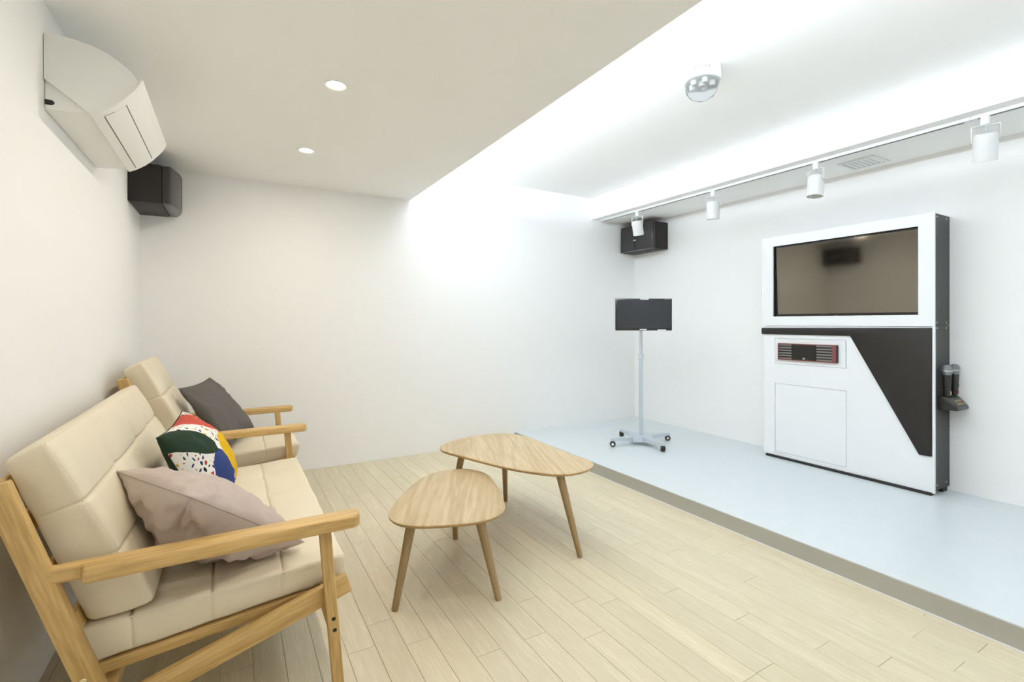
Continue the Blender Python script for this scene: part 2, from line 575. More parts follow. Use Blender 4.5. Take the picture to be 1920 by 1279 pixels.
downlight(1.02, 2.472, 'larger looking warm round downlight in the low ceiling, the one nearer the camera')
downlight(1.015, 3.505, 'smaller looking warm round downlight in the low ceiling, nearer the back wall')
for yy in (1.44, 0.41):
    area('downlight_lamp', (1.02, yy, Z_LOW - 0.012), 0.05, 0.05, DOWN_W, WARM, (0, 0, -1), 'DISK', 180)

# ================================================================== cushions
def samples(L_, r, seams, step):
    s = set()
    for t in (0, 0.12, 0.3, 0.55, 1.0):
        s.add(round(t * r, 5)); s.add(round(L_ - t * r, 5))
    n = max(2, int((L_ - 2 * r) / step))
    for i in range(1, n): s.add(round(r + (L_ - 2 * r) * i / n, 5))
    for q in seams:
        for dd in (-0.016, -0.009, -0.005, -0.0022, 0, 0.0022, 0.005, 0.009, 0.016):
            v = round(q + dd, 5)
            if 0 < v < L_: s.add(v)
    return np.array(sorted(s))


def cushion(name, dims, seamsU, seamsV, mapper, mat, parent, r=0.03, puff=0.016, groove=0.007, step=0.024, strongU=False):
    """rounded box (U,V,W): W is the puffed face. mapper(u,v,w in metres)->world"""
    U, Vv, W = dims
    A = [samples(U, r, seamsU, step), samples(Vv, r, seamsV, step), samples(W, r, [], step)]
    idx, pts, faces = {}, [], []

    def vid(i, j, k):
        key = (i, j, k)
        if key not in idx:
            idx[key] = len(pts); pts.append((A[0][i], A[1][j], A[2][k]))
        return idx[key]
    n = [len(a) for a in A]
    for ax in range(3):
        b, c = [q for q in range(3) if q != ax]
        for end in (0, n[ax] - 1):
            for i in range(n[b] - 1):
                for j in range(n[c] - 1):
                    q = []
                    for di, dj in ((0, 0), (1, 0), (1, 1), (0, 1)):
                        t = [0, 0, 0]; t[ax] = end; t[b] = i + di; t[c] = j + dj
                        q.append(vid(*t))
                    faces.append(q)
    P = np.array(pts); dim = np.array(dims)
    q = np.clip(P, r, dim - r); d = P - q
    nn = d / np.maximum(np.linalg.norm(d, axis=1, keepdims=True), 1e-9)
    P2 = q + nn * r
    eu = np.array([0.0] + list(seamsU) + [U]); ev = np.array([0.0] + list(seamsV) + [Vv])

    def panel(x, e, outer=0.5):
        out = np.zeros_like(x)
        for a, b in zip(e[:-1], e[1:]):
            m = (x >= a) & (x <= b)
            s = np.clip((x[m] - a) / (b - a), 0, 1)
            out[m] = np.maximum(np.sin(np.pi * s), 0) ** 0.45
        return out
    pu, pv = panel(P[:, 0], eu), panel(P[:, 1], ev)
    if not strongU: pu = 0.75 + 0.25 * pu
    top = np.maximum(nn[:, 2], 0)
    dist = np.full(len(P), 9.0)
    gl = np.ones(len(P))
    for s in seamsV: dist = np.minimum(dist, abs(P[:, 1] - s))
    if strongU:
        for s in seamsU: dist = np.minimum(dist, abs(P[:, 0] - s))
    crown = np.sin(np.pi * P[:, 0] / U) ** 0.6 * np.sin(np.pi * np.clip(P[:, 1] / Vv, 0, 1)) ** 0.6
    disp = top * (puff * pu * pv + puff * 0.9 * crown)
    disp -= groove * gl * np.exp(-(dist / 0.0035) ** 2) * np.maximum(top, 0.45 * (1 - np.abs(nn[:, 2]) * (nn[:, 2] < 0)))
    side = np.abs(nn[:, 0]) + np.abs(nn[:, 1])
    disp += 0.004 * side * np.sin(np.pi * np.clip(P[:, 2] / W, 0, 1))
    # pucker where seams cross
    for su in seamsU:
        for sv in seamsV:
            disp -= top * 0.014 * np.exp(-((P[:, 0] - su) ** 2 / 0.030 ** 2 + (P[:, 1] - sv) ** 2 / 0.055 ** 2))
    wob = np.array([noise.noise(Vector(p) * 7.0) for p in P]) * 0.003 + np.array([noise.noise(Vector(p) * 19.0) for p in P]) * 0.0012
    disp += wob
    P2 = P2 + nn * disp[:, None]
    Wd = np.array([mapper(*p) for p in P2])
    o = obj(name, Wd, faces, mat, parent, smooth=True)
    # stitched seams round the edge of the puffed face
    e = r * 0.30
    for nm, loop in (('piping', [(e, e), (U - e, e), (U - e, Vv - e), (e, Vv - e)]),):
        path = []
        rc = r * 0.9
        for (cx, cy, a0) in ((rc, rc, 180), (U - rc, rc, 270), (U - rc, Vv - rc, 0), (rc, Vv - rc, 90)):
            for k in range(5):
                an = math.radians(a0 + k * 22.5)
                path.append((cx + (rc - e) * math.cos(an), cy + (rc - e) * math.sin(an)))
        full = []
        for i in range(len(path)):
            p0, p1 = np.array(path[i]), np.array(path[(i + 1) % len(path)])
            k = max(1, int(np.linalg.norm(p1 - p0) / 0.05))
            full += [tuple(p0 + (p1 - p0) * t / k) for t in range(k)]
        tube(nm, [mapper(a, b, W - e) for a, b in full], 0.0026, mat, o, 6, closed=True)
    return o


def press(p, on_chair):
    """a soft pillow gives way where it meets the seat, the back cushion or the near armrest"""
    x, y, z = p
    dx, ds, db = (0.035, 0.035, 0.10) if on_chair else (0.0, 0.0, 0.0)
    zs = 0.408 + ds + (x - dx - 0.19) / 0.73 * 0.044 + 0.021
    if x < 0.95 + dx: z = max(z, zs)
    f0 = (0.385 + dx, 0.438 + ds); f1 = (0.150 - 0.34 * db + dx, 0.935 + db)
    t = (z - f0[1]) / (f1[1] - f0[1])
    if t < 1.05: x = max(x, f0[0] + (f1[0] - f0[0]) * t + 0.012 + 0.022 * (1 - math.exp(-((t - 0.655) / 0.07) ** 2)))
    if not on_chair and z < 0.632: y = max(y, 1.697)
    return np.array((x, y, z))


def pillow(name, s, thick, c, R, mat, label, seed, group=None, seam=None, wr=0.006, sag=0.0, pinch=0.07, n=44, back=1.0, mat_back=None, chair_=False):
    R = np.array(R); h = s / 2
    g = np.linspace(-1, 1, n + 1)
    g = np.sign(g) * (1 - (1 - abs(g)) ** 1.25)
    V, UV = [], []
    idx = {}
    F = []

    def pt(i, j, sgn):
        u, v = g[i], g[j]
        border = i in (0, n) or j in (0, n)
        key = (i, j, 0 if border else sgn)
        if key in idx: return idx[key]
        k1 = 1 - pinch * (1 - v * v) * abs(u) ** 1.5 ; k2 = 1 - pinch * (1 - u * u) * abs(v) ** 1.5
        x, y = u * h * k1, v * h * k2
        f = max((1 - u * u) * (1 - v * v), 0.0)
        z = thick / 2 * (f ** 0.42) * (0.86 + 0.14 * f)
        # creases running in from the corners and loose folds
        w_ = noise.noise(Vector((u * 2.1 + seed, v * 2.1, sgn))) * 0.012 + wr * noise.noise(Vector((u * 5 + seed, v * 7.0, 3.0 + sgn)))
        rr_ = math.hypot(abs(u) - 1, abs(v) - 1); an = math.atan2(1 - abs(v), 1 - abs(u))
        w_ += wr * 0.8 * math.sin(an * 15 + seed * 3) * math.exp(-(rr_ / 0.55) ** 2)
        z = sgn * (z + w_ * min(1.0, f * 3) ** 0.5) * (1.0 if sgn > 0 else back)
        z -= sag * (u * u + v * v) * 0.5
        p = np.array(c) + R @ np.array([x, y, z])
        idx[key] = len(V); V.append(p); UV.append(((u + 1) / 2, (v + 1) / 2))
        return idx[key]
    for sgn in (1, -1):
        for i in range(n):
            for j in range(n):
                F.append([pt(i, j, sgn), pt(i + 1, j, sgn), pt(i + 1, j + 1, sgn), pt(i, j + 1, sgn)])
    V = [press(p, chair_) for p in V]
    o = obj(name, V, F, [mat, mat_back or mat], None, smooth=True)
    if mat_back:
        for p in o.data.polygons: p.material_index = 0 if p.index < n * n else 1
    # second map in metres along the cloth, as a print would run
    arc = {}
    for sgn in (1, -1):
        G = np.array([[V[idx[(i, j, 0 if (i in (0, n) or j in (0, n)) else sgn)]] for j in range(n + 1)] for i in range(n + 1)])
        du = np.concatenate([np.zeros((1, n + 1)), np.cumsum(np.linalg.norm(np.diff(G, axis=0), axis=2), axis=0)])
        dv = np.concatenate([np.zeros((n + 1, 1)), np.cumsum(np.linalg.norm(np.diff(G, axis=1), axis=2), axis=1)], axis=1)
        for i in range(n + 1):
            for j in range(n + 1): arc.setdefault(idx[(i, j, 0 if (i in (0, n) or j in (0, n)) else sgn)], (du[i, j], dv[i, j]))
    uvl = o.data.uv_layers.new(name='UVMap')
    uva = o.data.uv_layers.new(name='arc')
    for lp in o.data.loops: uva.data[lp.index].uv = arc[lp.vertex_index]
    for lp in o.data.loops: uvl.data[lp.index].uv = UV[lp.vertex_index]
    tag(o, label, 'pillow', group)
    bd = [(i, 0) for i in range(n)] + [(n, j) for j in range(n)] + [(n - i, n) for i in range(n)] + [(0, n - j) for j in range(n)]
    tube('piping', [V[idx[(i, j, 0)]] for i, j in bd], 0.0022, seam or mat, o, 6, closed=True)
    return o


# ================================================================== sofa and armchair
def quad_map(bb, bt, ft, fb, y0):
    bb, bt, ft, fb = [np.array(q) for q in (bb, bt, ft, fb)]
    return bb, bt, ft, fb


def lounge(name, label, cat, y0, y1, near_arm, far_arm, dx, dseat, dback, seamsY, seat_seams):
    root = empty(name, ((0.45 + dx), (y0 + y1) / 2, 0.0), label, cat, 'oak framed cream leather seating')
    oak = M['oak']
    rail_z = lambda X: 0.351 + dseat + 0.3025 * (X - dx - 0.844)
    # ---- side frames
    for sgn, yc, arm in ((-1, y0, near_arm), (1, y1, far_arm)):
        yo = yc + sgn * (0.068 if arm else 0.0445)   # middle of leg/post thickness
        yr = yc + sgn * (0.036 if arm else 0.0145)   # side rail, just inside
        axt = (0.078 - 0.31 / 0.951 * dback + dx, 0.850 + dback)
        s_ = 0.326
        zb = rail_z(0.29 + dx) - 0.02
        pb = (0.078 + s_ * (0.850 - zb) + dx, zb)
        post = bar('rear_post', (pb[0], yo, pb[1]), (axt[0], yo, axt[1]), 0.033, 0.053, oak, root)
        bar('side_rail', (0.20 + dx, yr, rail_z(0.20 + dx)), ((0.925 if dseat == 0 else 0.895) + dx, yr, rail_z((0.925 if dseat == 0 else 0.895) + dx)), 0.026, 0.064, oak, root)
        bar('rear_leg', (0.20 + dx, yo, 0.0), (0.345 + dx, yo, rail_z(0.345 + dx) + 0.02), 0.033, 0.040, oak, root, w1=0.033, d1=0.05)
        ztop = 0.588 if arm else rail_z(0.84 + dx) + 0.03
        xt = 0.842 if arm else 0.856
        lg = bar('front_leg', (0.890 + dx, yo, 0.0), (xt + dx, yo, ztop), 0.033, 0.034, oak, root, d1=0.036)
        for hz, hx in ((0.289, 0.868), (0.252, 0.8715)):
            if sgn < 0 or True:
                yy = yo + sgn * 0.0166
                lathe('screw_hole', [(0.0, 0.0), (0.0065, 0.0), (0.0065, -0.004)], (hx + dx, yy, hz), M['slot'], lg, 14, axis=(0, sgn, 0))
        lathe('bolt_head', [(0.0, 0.0015), (0.006, 0.0013), (0.0075, 0.0)], (0.246 + dx, yo + sgn * 0.0166, 0.315 + dseat), M['brass'], post, 16, axis=(0, sgn, 0))
        if arm:
            # outline seen from above: full width, stepped back to the post thickness at the rear
            yi, yw = yo - sgn * 0.019, yo + sgn * 0.055
            ys = yo + sgn * 0.017
            xb, xf = 0.166 + dx, 0.948 + dx
            pts = [(xb, yi), (xf - 0.020, yi), (xf - 0.006, yi + sgn * 0.006), (xf, yi + sgn * 0.020), (xf, yw - sgn * 0.024), (xf - 0.008, yw - sgn * 0.008), (xf - 0.026, yw),
                   (0.262 + dx, yw), (0.250 + dx, yw - sgn * 0.004), (0.246 + dx, ys + sgn * 0.012), (0.238 + dx, ys + sgn * 0.002), (0.226 + dx, ys), (xb + 0.010, ys)]
            zt = lambda X: 0.622 + 0.004 * (X - dx - 0.16) / 0.78
            zbm = lambda X: 0.581 + 0.004 * (X - dx - 0.16) / 0.78
            n_ = len(pts)
            V = [(p[0], p[1], zbm(p[0])) for p in pts] + [(p[0] - (0.012 if i in (0, 12) else 0), p[1], zt(p[0])) for i, p in enumerate(pts)]
            F = [tuple(range(n_)), tuple(range(2 * n_ - 1, n_ - 1, -1))] + [(i, (i + 1) % n_, n_ + (i + 1) % n_, n_ + i) for i in range(n_)]
            V, F = bevel_mesh(V, F, 0.0075, 3)
            # grain along x: build in a frame whose local z is world x
            Rm = Matrix(((0, 0, 1), (0, 1, 0), (-1, 0, 0)))
            c0 = Vector((0.55 + dx, yo, 0.6))
            Vl = [tuple(Rm.transposed() @ (Vector(v) - c0)) for v in V]
            obj('armrest', Vl, F, oak, root, smooth=True, origin=c0, rot=Rm, auto=30)
    # ---- cross members
    ya, yb = y0 - 0.020, y1 + (0.024 if far_arm else 0.002)
    bar('front_rail', (0.865 + dx, ya, rail_z(0.865 + dx) + 0.002), (0.865 + dx, yb, rail_z(0.865 + dx) + 0.002), 0.03, 0.05, oak, root, side=(1, 0, 0))
    bar('rear_rail', (0.285 + dx, ya, 0.225 + dseat), (0.285 + dx, yb, 0.225 + dseat), 0.03, 0.05, oak, root, side=(1, 0, 0))
    bar('stretcher', (0.866 + dx, y0 - 0.050, 0.270), (0.866 + dx, y1 + (0.050 if far_arm else 0.027), 0.270), 0.022, 0.06, oak, root, side=(1, 0, 0))
    for yy in (y0 + 0.016, y1 - 0.016):
        bar('seat_rail', (0.262 + dx, yy, 0.286 + dseat), (0.845 + dx, yy, 0.343 + dseat), 0.026, 0.034, oak, root)
    bz = lambda z: 0.068 + 0.171 * (0.887 - z) / 0.453     # back face of the back cushion
    for z in (0.44, 0.58, 0.72, 0.82 + dback):
        xx = bz(z) - 0.020 + dx
        R0 = 0.326
        bar('back_slat', (xx, y0 - 0.053, z), (xx, y1 + (0.053 if far_arm else 0.029), z), 0.016, 0.055, oak, root, side=(1, 0, R0))
    # ---- seat cushion (U along y, V depth, W up)
    sb0, sb1 = np.array((0.200, 0.303)), np.array((0.905, 0.374))
    st0, st1 = np.array((0.190, 0.408)), np.array((0.920, 0.452))
    W = 0.092; Vd = 0.72; U = y1 - y0

    def smap(u, v, w):
        a = v / Vd; t = w / W
        p = (sb0 * (1 - a) + sb1 * a) * (1 - t) + (st0 * (1 - a) + st1 * a) * t
        return (p[0] + dx, y0 + u, p[1] + dseat)
    cushion('seat_cushion', (U, Vd, W), seamsY, seat_seams, smap, M['leather'], root, r=0.014, puff=0.006)
    # ---- back cushion (U along y, V up the slope, W forward)
    b0, b1 = np.array((0.239, 0.425)), np.array((0.068 - 0.3775 * dback * 0.9, 0.890 + dback))
    f0, f1 = np.array((0.385, 0.438)), np.array((0.150 - 0.3775 * dback * 0.9, 0.935 + dback))
    up = 0.02 if dseat else 0.0
    b0[1] += dseat; f0[1] += dseat
    Wb = 0.115; Vb = 0.50 + dback

    def bmap(u, v, w):
        a = v / Vb; t = w / Wb
        p = (b0 * (1 - a) + b1 * a) * (1 - t) + (f0 * (1 - a) + f1 * a) * t
        return (p[0] + dx, y0 + u, p[1])
    cushion('back_cushion', (U, Vb, Wb), seamsY, [Vb * 0.34, Vb * 0.655], bmap, M['leather'], root, r=0.015, puff=0.012)
    return root


sofa = lounge('sofa', 'long two seat sofa with golden oak frame and cream leather cushions, nearest the camera', 'sofa',
              1.74, 3.145, True, False, 0.0, 0.0, 0.0, [0.405, 0.81, 1.13], [0.14, 0.335, 0.53])
chair = lounge('armchair', 'single cream leather armchair with two oak arms, in the back left corner', 'armchair',
               3.332, 3.935, True, True, 0.035, 0.035, 0.10, [0.3025], [0.14, 0.335, 0.53])

pillow('grey_pillow', 0.45, 0.15, (0.5143, 3.6584, 0.690), [[0.3152, 0.5912, 0.7424], [0.9484, -0.1685, -0.2685], [0.0336, -0.7887, 0.6138]],
       M['grey_fabric'], 'plain charcoal grey pillow leaning on the armchair back', 1.3, 'loose pillows', chair_=True)
pillow('patterned_pillow', 0.425, 0.28, (0.4469, 2.5067, 0.6314), [[0.1177, 0.4244, 0.8978], [0.9905, 0.0148, -0.1369], [0.0714, -0.9053, 0.4186]],
       M['terrazzo'], 'white terrazzo print pillow with green, red, yellow and blue petals, on the sofa', 4.1, 'loose pillows', seam=M['green_fabric'], back=0.40, mat_back=M['green_fabric'])
pillow('pink_pillow', 0.46, 0.17, (0.526, 1.9474, 0.6188), [[0.4958, 0.6978, 0.517], [-0.8684, 0.4012, 0.2913], [-0.0041, -0.5934, 0.8049]],
       M['pink_fabric'], 'creased greyish pink pillow on the sofa behind the near armrest', 8.7, 'loose pillows', seam=M['pink_seam'], wr=0.016, back=1.75)

# ================================================================== coffee tables
SM = [(1.183, 2.173), (1.223, 2.25), (1.322, 2.403), (1.433, 2.543), (1.541, 2.649), (1.632, 2.69), (1.727, 2.684), (1.795, 2.655), (1.845, 2.591), (1.857, 2.483), (1.822, 2.333), (1.77, 2.17), (1.718, 2.031), (1.685, 1.966), (1.652, 1.939), (1.601, 1.918), (1.528, 1.911), (1.461, 1.925), (1.368, 1.962), (1.295, 1.989), (1.238, 2.022), (1.199, 2.072), (1.182, 2.13)]
BG0 = [(1.723, 2.943), (1.763, 3.01), (1.837, 3.072), (1.965, 3.13), (2.103, 3.169), (2.226, 3.165), (2.331, 3.122), (2.387, 3.038), (2.412, 2.909), (2.408, 2.708), (2.397, 2.468), (2.418, 2.296), (2.416, 2.222), (2.384, 2.158), (2.321, 2.12), (2.215, 2.095), (2.143, 2.096), (2.09, 2.12), (2.043, 2.169), (1.983, 2.26), (1.908, 2.385), (1.849, 2.557), (1.788, 2.73), (1.747, 2.851), (1.721, 2.918)]
k_ = (1.25 - 0.45) / (1.25 - 0.44)
BG = [(0.58 + (a - 0.58) * k_, b * k_) for a, b in BG0]


def resample(pts, n=72):
    """even spacing and a light smoothing of the outline"""
    P = np.array(smooth_closed(pts, 6)); Q = np.vstack([P, P[:1]])
    s = np.concatenate([[0], np.cumsum(np.linalg.norm(np.diff(Q, axis=0), axis=1))])
    t = np.linspace(0, s[-1], n, endpoint=False)
    R = np.stack([np.interp(t, s, Q[:, 0]), np.interp(t, s, Q[:, 1])], 1)
    for _ in range(6):
        R = 0.5 * R + 0.25 * (np.roll(R, 1, 0) + np.roll(R, -1, 0))
    return R


def table(name, outline, z, legs, label, group, ang):
    c = np.mean(outline, axis=0)
    root = empty(name, (c[0], c[1], 0), label, 'table', group)
    P = resample(outline); n = len(P); th = 0.017
    d = P - c; ln = np.linalg.norm(d, axis=1, keepdims=True)
    ins = lambda k: P - d / ln * k
    rings = [(ins(0.030), z), (ins(0.004), z), (ins(0.0012), z - 0.0012), (P, z - 0.004), (ins(0.001), z - 0.009), (ins(0.007), z - th + 0.001), (ins(0.010), z - th)]
    V, F, mi = [], [], []
    for ring, zz in rings: V += [(p[0], p[1], zz) for p in ring]
    for i in range(len(rings) - 1):
        for k in range(n):
            F.append((i * n + k, i * n + (k + 1) % n, (i + 1) * n + (k + 1) % n, (i + 1) * n + k)); mi.append(0 if i < 3 else 1)
    F.append(tuple(range(n))); mi.append(0)
    F.append(tuple((len(rings) - 1) * n + k for k in range(n))); mi.append(1)
    a = math.radians(ang)
    Rz = Matrix.Rotation(a, 3, 'Z'); o0 = Vector((c[0], c[1], z))
    Vl = [tuple(Rz.transposed() @ (Vector(v) - o0)) for v in V]
    o = obj('tabletop', Vl, F, [M['oak_top'], M['oak_edge']], root, smooth=True, origin=o0, rot=Rz, auto=35)
    ctr = {tuple(sorted(f)): m for f, m in zip(F, mi)}
    for p in o.data.polygons: p.material_index = ctr.get(tuple(sorted(p.vertices)), 0)
    for (b, t) in legs:
        rod('leg', (b[0], b[1], 0.0), (t[0], t[1], z - th + 0.002), 0.0145, 0.023, M['oak_leg'], root, 20, cap=0.12)
    return root


table('coffee_table', SM, 0.38, [((1.195, 2.084), (1.288, 2.128)), ((1.625, 1.93), (1.563, 2.005)), ((1.705, 2.603), (1.645, 2.49))],
      'smaller lower coffee table with rounded oak top and three legs, beside the sofa', 'nesting coffee tables', -28)
table('coffee_table', BG, 0.45, [((2.191, 2.063), (2.128, 2.165)), ((2.244, 2.972), (2.165, 2.85)), ((1.823, 2.973), (1.868, 2.86))],
      'larger taller coffee table with rounded oak top and three legs, beside the grey step', 'nesting coffee tables', -20)

# ================================================================== air conditioner
AC0, AC1 = 2.335, 3.115
top = [(0.0, 2.279), (0.043, 2.286), (0.084, 2.283), (0.131, 2.275), (0.179, 2.258), (0.223, 2.229), (0.253, 2.202), (0.271, 2.176)]
frt = [(0.262, 2.152), (0.248, 2.132), (0.223, 2.100), (0.193, 2.069), (0.154, 2.040), (0.124, 2.025)]
acr = empty('air_conditioner', (0.0, (AC0 + AC1) / 2, 2.02), 'white wall mounted air conditioner high on the left wall above the sofa', 'air conditioner')
prism('body', [(0.002, 2.017)] + [(0.002, 2.27)] + [(a, b - 0.004) for a, b in top[1:]] + [(a - 0.006, b + 0.001) for a, b in frt], 'y', AC0 + 0.012, AC1 - 0.006, M['ac'], acr, smooth=True, auto=25)
prism('end_cap', [(0.002, 2.121), (0.002, 2.279)] + top[1:] + frt, 'y', AC0 - 0.002, AC0 + 0.016, M['ac'], acr, smooth=True, auto=25)
prism('end_cap', [(0.002, 2.121), (0.002, 2.279)] + top[1:] + frt, 'y', AC1 - 0.014, AC1 + 0.002, M['ac'], acr, smooth=True, auto=25)


def shell(name, prof, off, th, y0, y1, mat, parent):
    P = np.array(prof)
    t = np.gradient(P, axis=0); nrm = np.stack([-t[:, 1], t[:, 0]], 1); nrm /= np.linalg.norm(nrm, axis=1, keepdims=True)
    if nrm[len(P) // 2][0] < 0: nrm = -nrm
    a, b = P + nrm * off, P + nrm * (off + th)
    return prism(name, [tuple(q) for q in a] + [tuple(q) for q in b[::-1]], 'y', y0, y1, mat, parent, smooth=True, auto=30)


pan = [(0.279, 2.186)] + frt + [(0.128, 2.021)]
pn = smooth_closed(pan, 1)
shell('front_panel', pan, 0.001, 0.007, AC0 - 0.008, AC1 + 0.008, M['ac'], acr)


def on_front(s):
    P = np.array(pan); q = s * (len(P) - 1); i = min(int(q), len(P) - 2); return P[i] + (P[i + 1] - P[i]) * (q - i)


# air flap between two thin slots along the panel
def seg_between(z_hi, z_lo, k=5):
    P = np.array(pan); out = []
    for zz in np.linspace(z_hi, z_lo, k):
        out.append((np.interp(zz, P[::-1, 1], P[::-1, 0]), zz))
    return out


shell('flap', seg_between(2.0975, 2.0435), 0.0055, 0.0035, AC0 + 0.045, AC1 - 0.030, M['ac'], acr)
shell('slot', seg_between(2.1005, 2.0975, 2), 0.007, 0.0014, AC0 + 0.045, AC1 - 0.030, M['gap'], acr)
shell('slot', seg_between(2.0435, 2.0412, 2), 0.007, 0.0014, AC0 + 0.045, AC1 - 0.030, M['gap'], acr)
shell('slot', seg_between(2.066, 2.0435, 3), 0.0075, 0.0012, AC0 + 0.0432, AC0 + 0.045, M['gap'], acr)
prism('pipe_hole', [(0.002, 2.034), (0.020, 2.034), (0.026, 2.038), (0.028, 2.043), (0.026, 2.048), (0.020, 2.052), (0.002, 2.052)], 'y', AC0 + 0.0105, AC0 + 0.0125, M['black'], acr)

# ================================================================== wall loudspeakers
def speaker(name, sgn, xw, x_depth, bow, y0, y1, z0, z1, label):
    """sgn=+1: hangs on the left wall facing +x; -1: on the right wall facing -x"""
    root = empty(name, (xw, (y0 + y1) / 2, z0), label, 'speaker', 'wall loudspeakers')
    X = lambda d: xw + sgn * d
    xb = x_depth - 0.045
    box('cabinet', (min(X(0.001), X(xb)), y0, z0), (max(X(0.001), X(xb)), y1, z1), M['speaker'], root, 0.006)
    k = 13
    ys = np.linspace(y0 + 0.002, y1 - 0.002, k)
    poly = [(X(xb + 0.001), ys[0])] + [(X(x_depth + bow * (1 - ((y - (y0 + y1) / 2) / ((y1 - y0) / 2)) ** 2)), y) for y in ys] + [(X(xb + 0.001), ys[-1])]
    prism('grille', poly, 'z', z0 + 0.003, z1 - 0.003, M['grille'], root, bev=0.007, seg=2, auto=30)
    ym = (y0 + y1) / 2
    # centre band and little maker's plate
    fx = X(x_depth + bow + 0.0006)
    box('centre_band', (min(fx, X(x_depth + bow - 0.01)), ym - 0.02, z0 + 0.012), (max(fx, X(x_depth + bow - 0.01)), ym + 0.02, z1 - 0.012), M['speaker'], root)
    box('badge', (min(fx, X(x_depth + bow + 0.003)), ym - 0.022, z0 + 0.115), (max(fx, X(x_depth + bow + 0.003)), ym + 0.022, z0 + 0.128), M['steel'], root)
    box('bracket', (min(X(0.004), X(0.11)), ym - 0.05, z1 + 0.0005), (max(X(0.004), X(0.11)), ym + 0.05, z1 + 0.014), M['black'], root)
    return root


speaker('loudspeaker', 1, 0.0, 0.226, 0.047, 3.955, 4.440, 2.040, 2.296, 'black loudspeaker in the back left corner just beyond the air conditioner')
speaker('loudspeaker', -1, XR, 0.240, 0.022, 3.918, 4.440, 2.086, 2.392, 'black loudspeaker in the back right corner under the bulkhead')

# ================================================================== TV / karaoke cabinet
XC = 4.660
cab = empty('karaoke_cabinet', (4.78, 2.01, Z_STAGE), 'tall white and black media cabinet standing against the right wall on the stage', 'cabinet')
box('core', (XC + 0.045, 1.418, 0.125), (XR - 0.004, 2.600, 1.975), M['cab_side'], cab)
# side panels (two stacked, with screws)
YS = 1.405
sp1 = box('side_panel', (XC + 0.003, YS, 1.2345), (XR - 0.003, YS + 0.012, 1.985), M['cab_side'], cab)
sp2 = box('side_panel', (XC + 0.003, YS, 0.122), (XR - 0.003, YS + 0.012, 1.2315), M['cab_side'], cab)
for zz, par in ((1.965, sp1), (1.252, sp1), (1.214, sp2), (0.155, sp2)):
    for xx in (XC + 0.035, XR - 0.055):
        lathe('screw', [(0.0, 0.0022), (0.0045, 0.0018), (0.0058, 0.0)], (xx, YS, zz), M['brass'], par, 12, axis=(0, -1, 0))
lathe('cable_plug', [(0.0, 0.001), (0.010, 0.0008), (0.011, 0.0)], (4.76, YS, 1.33), M['black'], sp1, 16, axis=(0, -1, 0))
box('side_panel', (XC + 0.003, 2.603, 0.122), (XR - 0.003, 2.615, 1.985), M['cab_white'], cab)
box('top_panel', (XC + 0.003, YS + 0.012, 1.976), (XR - 0.003, 2.603, 1.985), M['cab_white'], cab)
# upper white frame with the screen opening
TY0, TY1, TZ0, TZ1 = 1.492, 2.522, 1.304, 1.910
FX0, FX1 = XC - 0.012, XC
boxes('upper_front', [((FX0, YS - 0.004, 1.225), (FX1, 2.622, TZ0)), ((FX0, YS - 0.004, TZ1), (FX1, 2.622, 1.990)),
                      ((FX0, YS - 0.004, TZ0), (FX1, TY0, TZ1)), ((FX0, TY1, TZ0), (FX1, 2.622, TZ1))], M['cab_white'], cab)
boxes('screen_reveal', [((FX1, TY0 - 0.004, TZ0 - 0.004), (XC + 0.045, TY0, TZ1 + 0.004)), ((FX1, TY1, TZ0 - 0.004), (XC + 0.045, TY1 + 0.004, TZ1 + 0.004)),
                        ((FX1, TY0, TZ0 - 0.004), (XC + 0.045, TY1, TZ0)), ((FX1, TY0, TZ1), (XC + 0.045, TY1, TZ1 + 0.004))], M['cab_side'], cab)
# the television itself sits in the opening: a thing of its own
tv = empty('television', (XC + 0.03, (TY0 + TY1) / 2, TZ0), 'wide dark television screen set into the top of the white cabinet', 'television')
boxes('bezel', [((XC + 0.016, TY0 + 0.001, TZ0 + 0.001), (XC + 0.042, TY1 - 0.001, TZ0 + 0.020)), ((XC + 0.016, TY0 + 0.001, TZ1 - 0.014), (XC + 0.042, TY1 - 0.001, TZ1 - 0.001)),
                ((XC + 0.016, TY0 + 0.001, TZ0 + 0.020), (XC + 0.042, TY0 + 0.013, TZ1 - 0.014)), ((XC + 0.016, TY1 - 0.013, TZ0 + 0.020), (XC + 0.042, TY1 - 0.001, TZ1 - 0.014))], M['bezel'], tv)
scr = box('screen', (XC + 0.022, TY0 + 0.013, TZ0 + 0.020), (XC + 0.038, TY1 - 0.013, TZ1 - 0.014), M['screen'], tv)
scr.rotation_mode = 'XYZ'; scr.rotation_euler = (0, math.radians(-1.05), 0)      # leans out a little at the top
lathe('sensor_dome', [(0.0, 0.010), (0.007, 0.008), (0.011, 0.003), (0.012, 0.0)], (XC - 0.0125, 2.010, TZ0 - 0.006), M['glass'], cab, 16, axis=(-1, 0, 0))
# black L-shaped panel
prism('black_panel', [(2.622, 1.205), (1.416, 1.216), (1.416, 0.352), (1.486, 0.350), (1.912, 1.150), (2.622, 1.150)], 'x', XC - 0.020, XC - 0.001, M['cab_black'], cab, bev=0.003)
box('edge_strip', (XC - 0.014, YS - 0.004, 0.106), (XC + 0.003, 1.4135, 1.2245), M['cab_white'], cab)
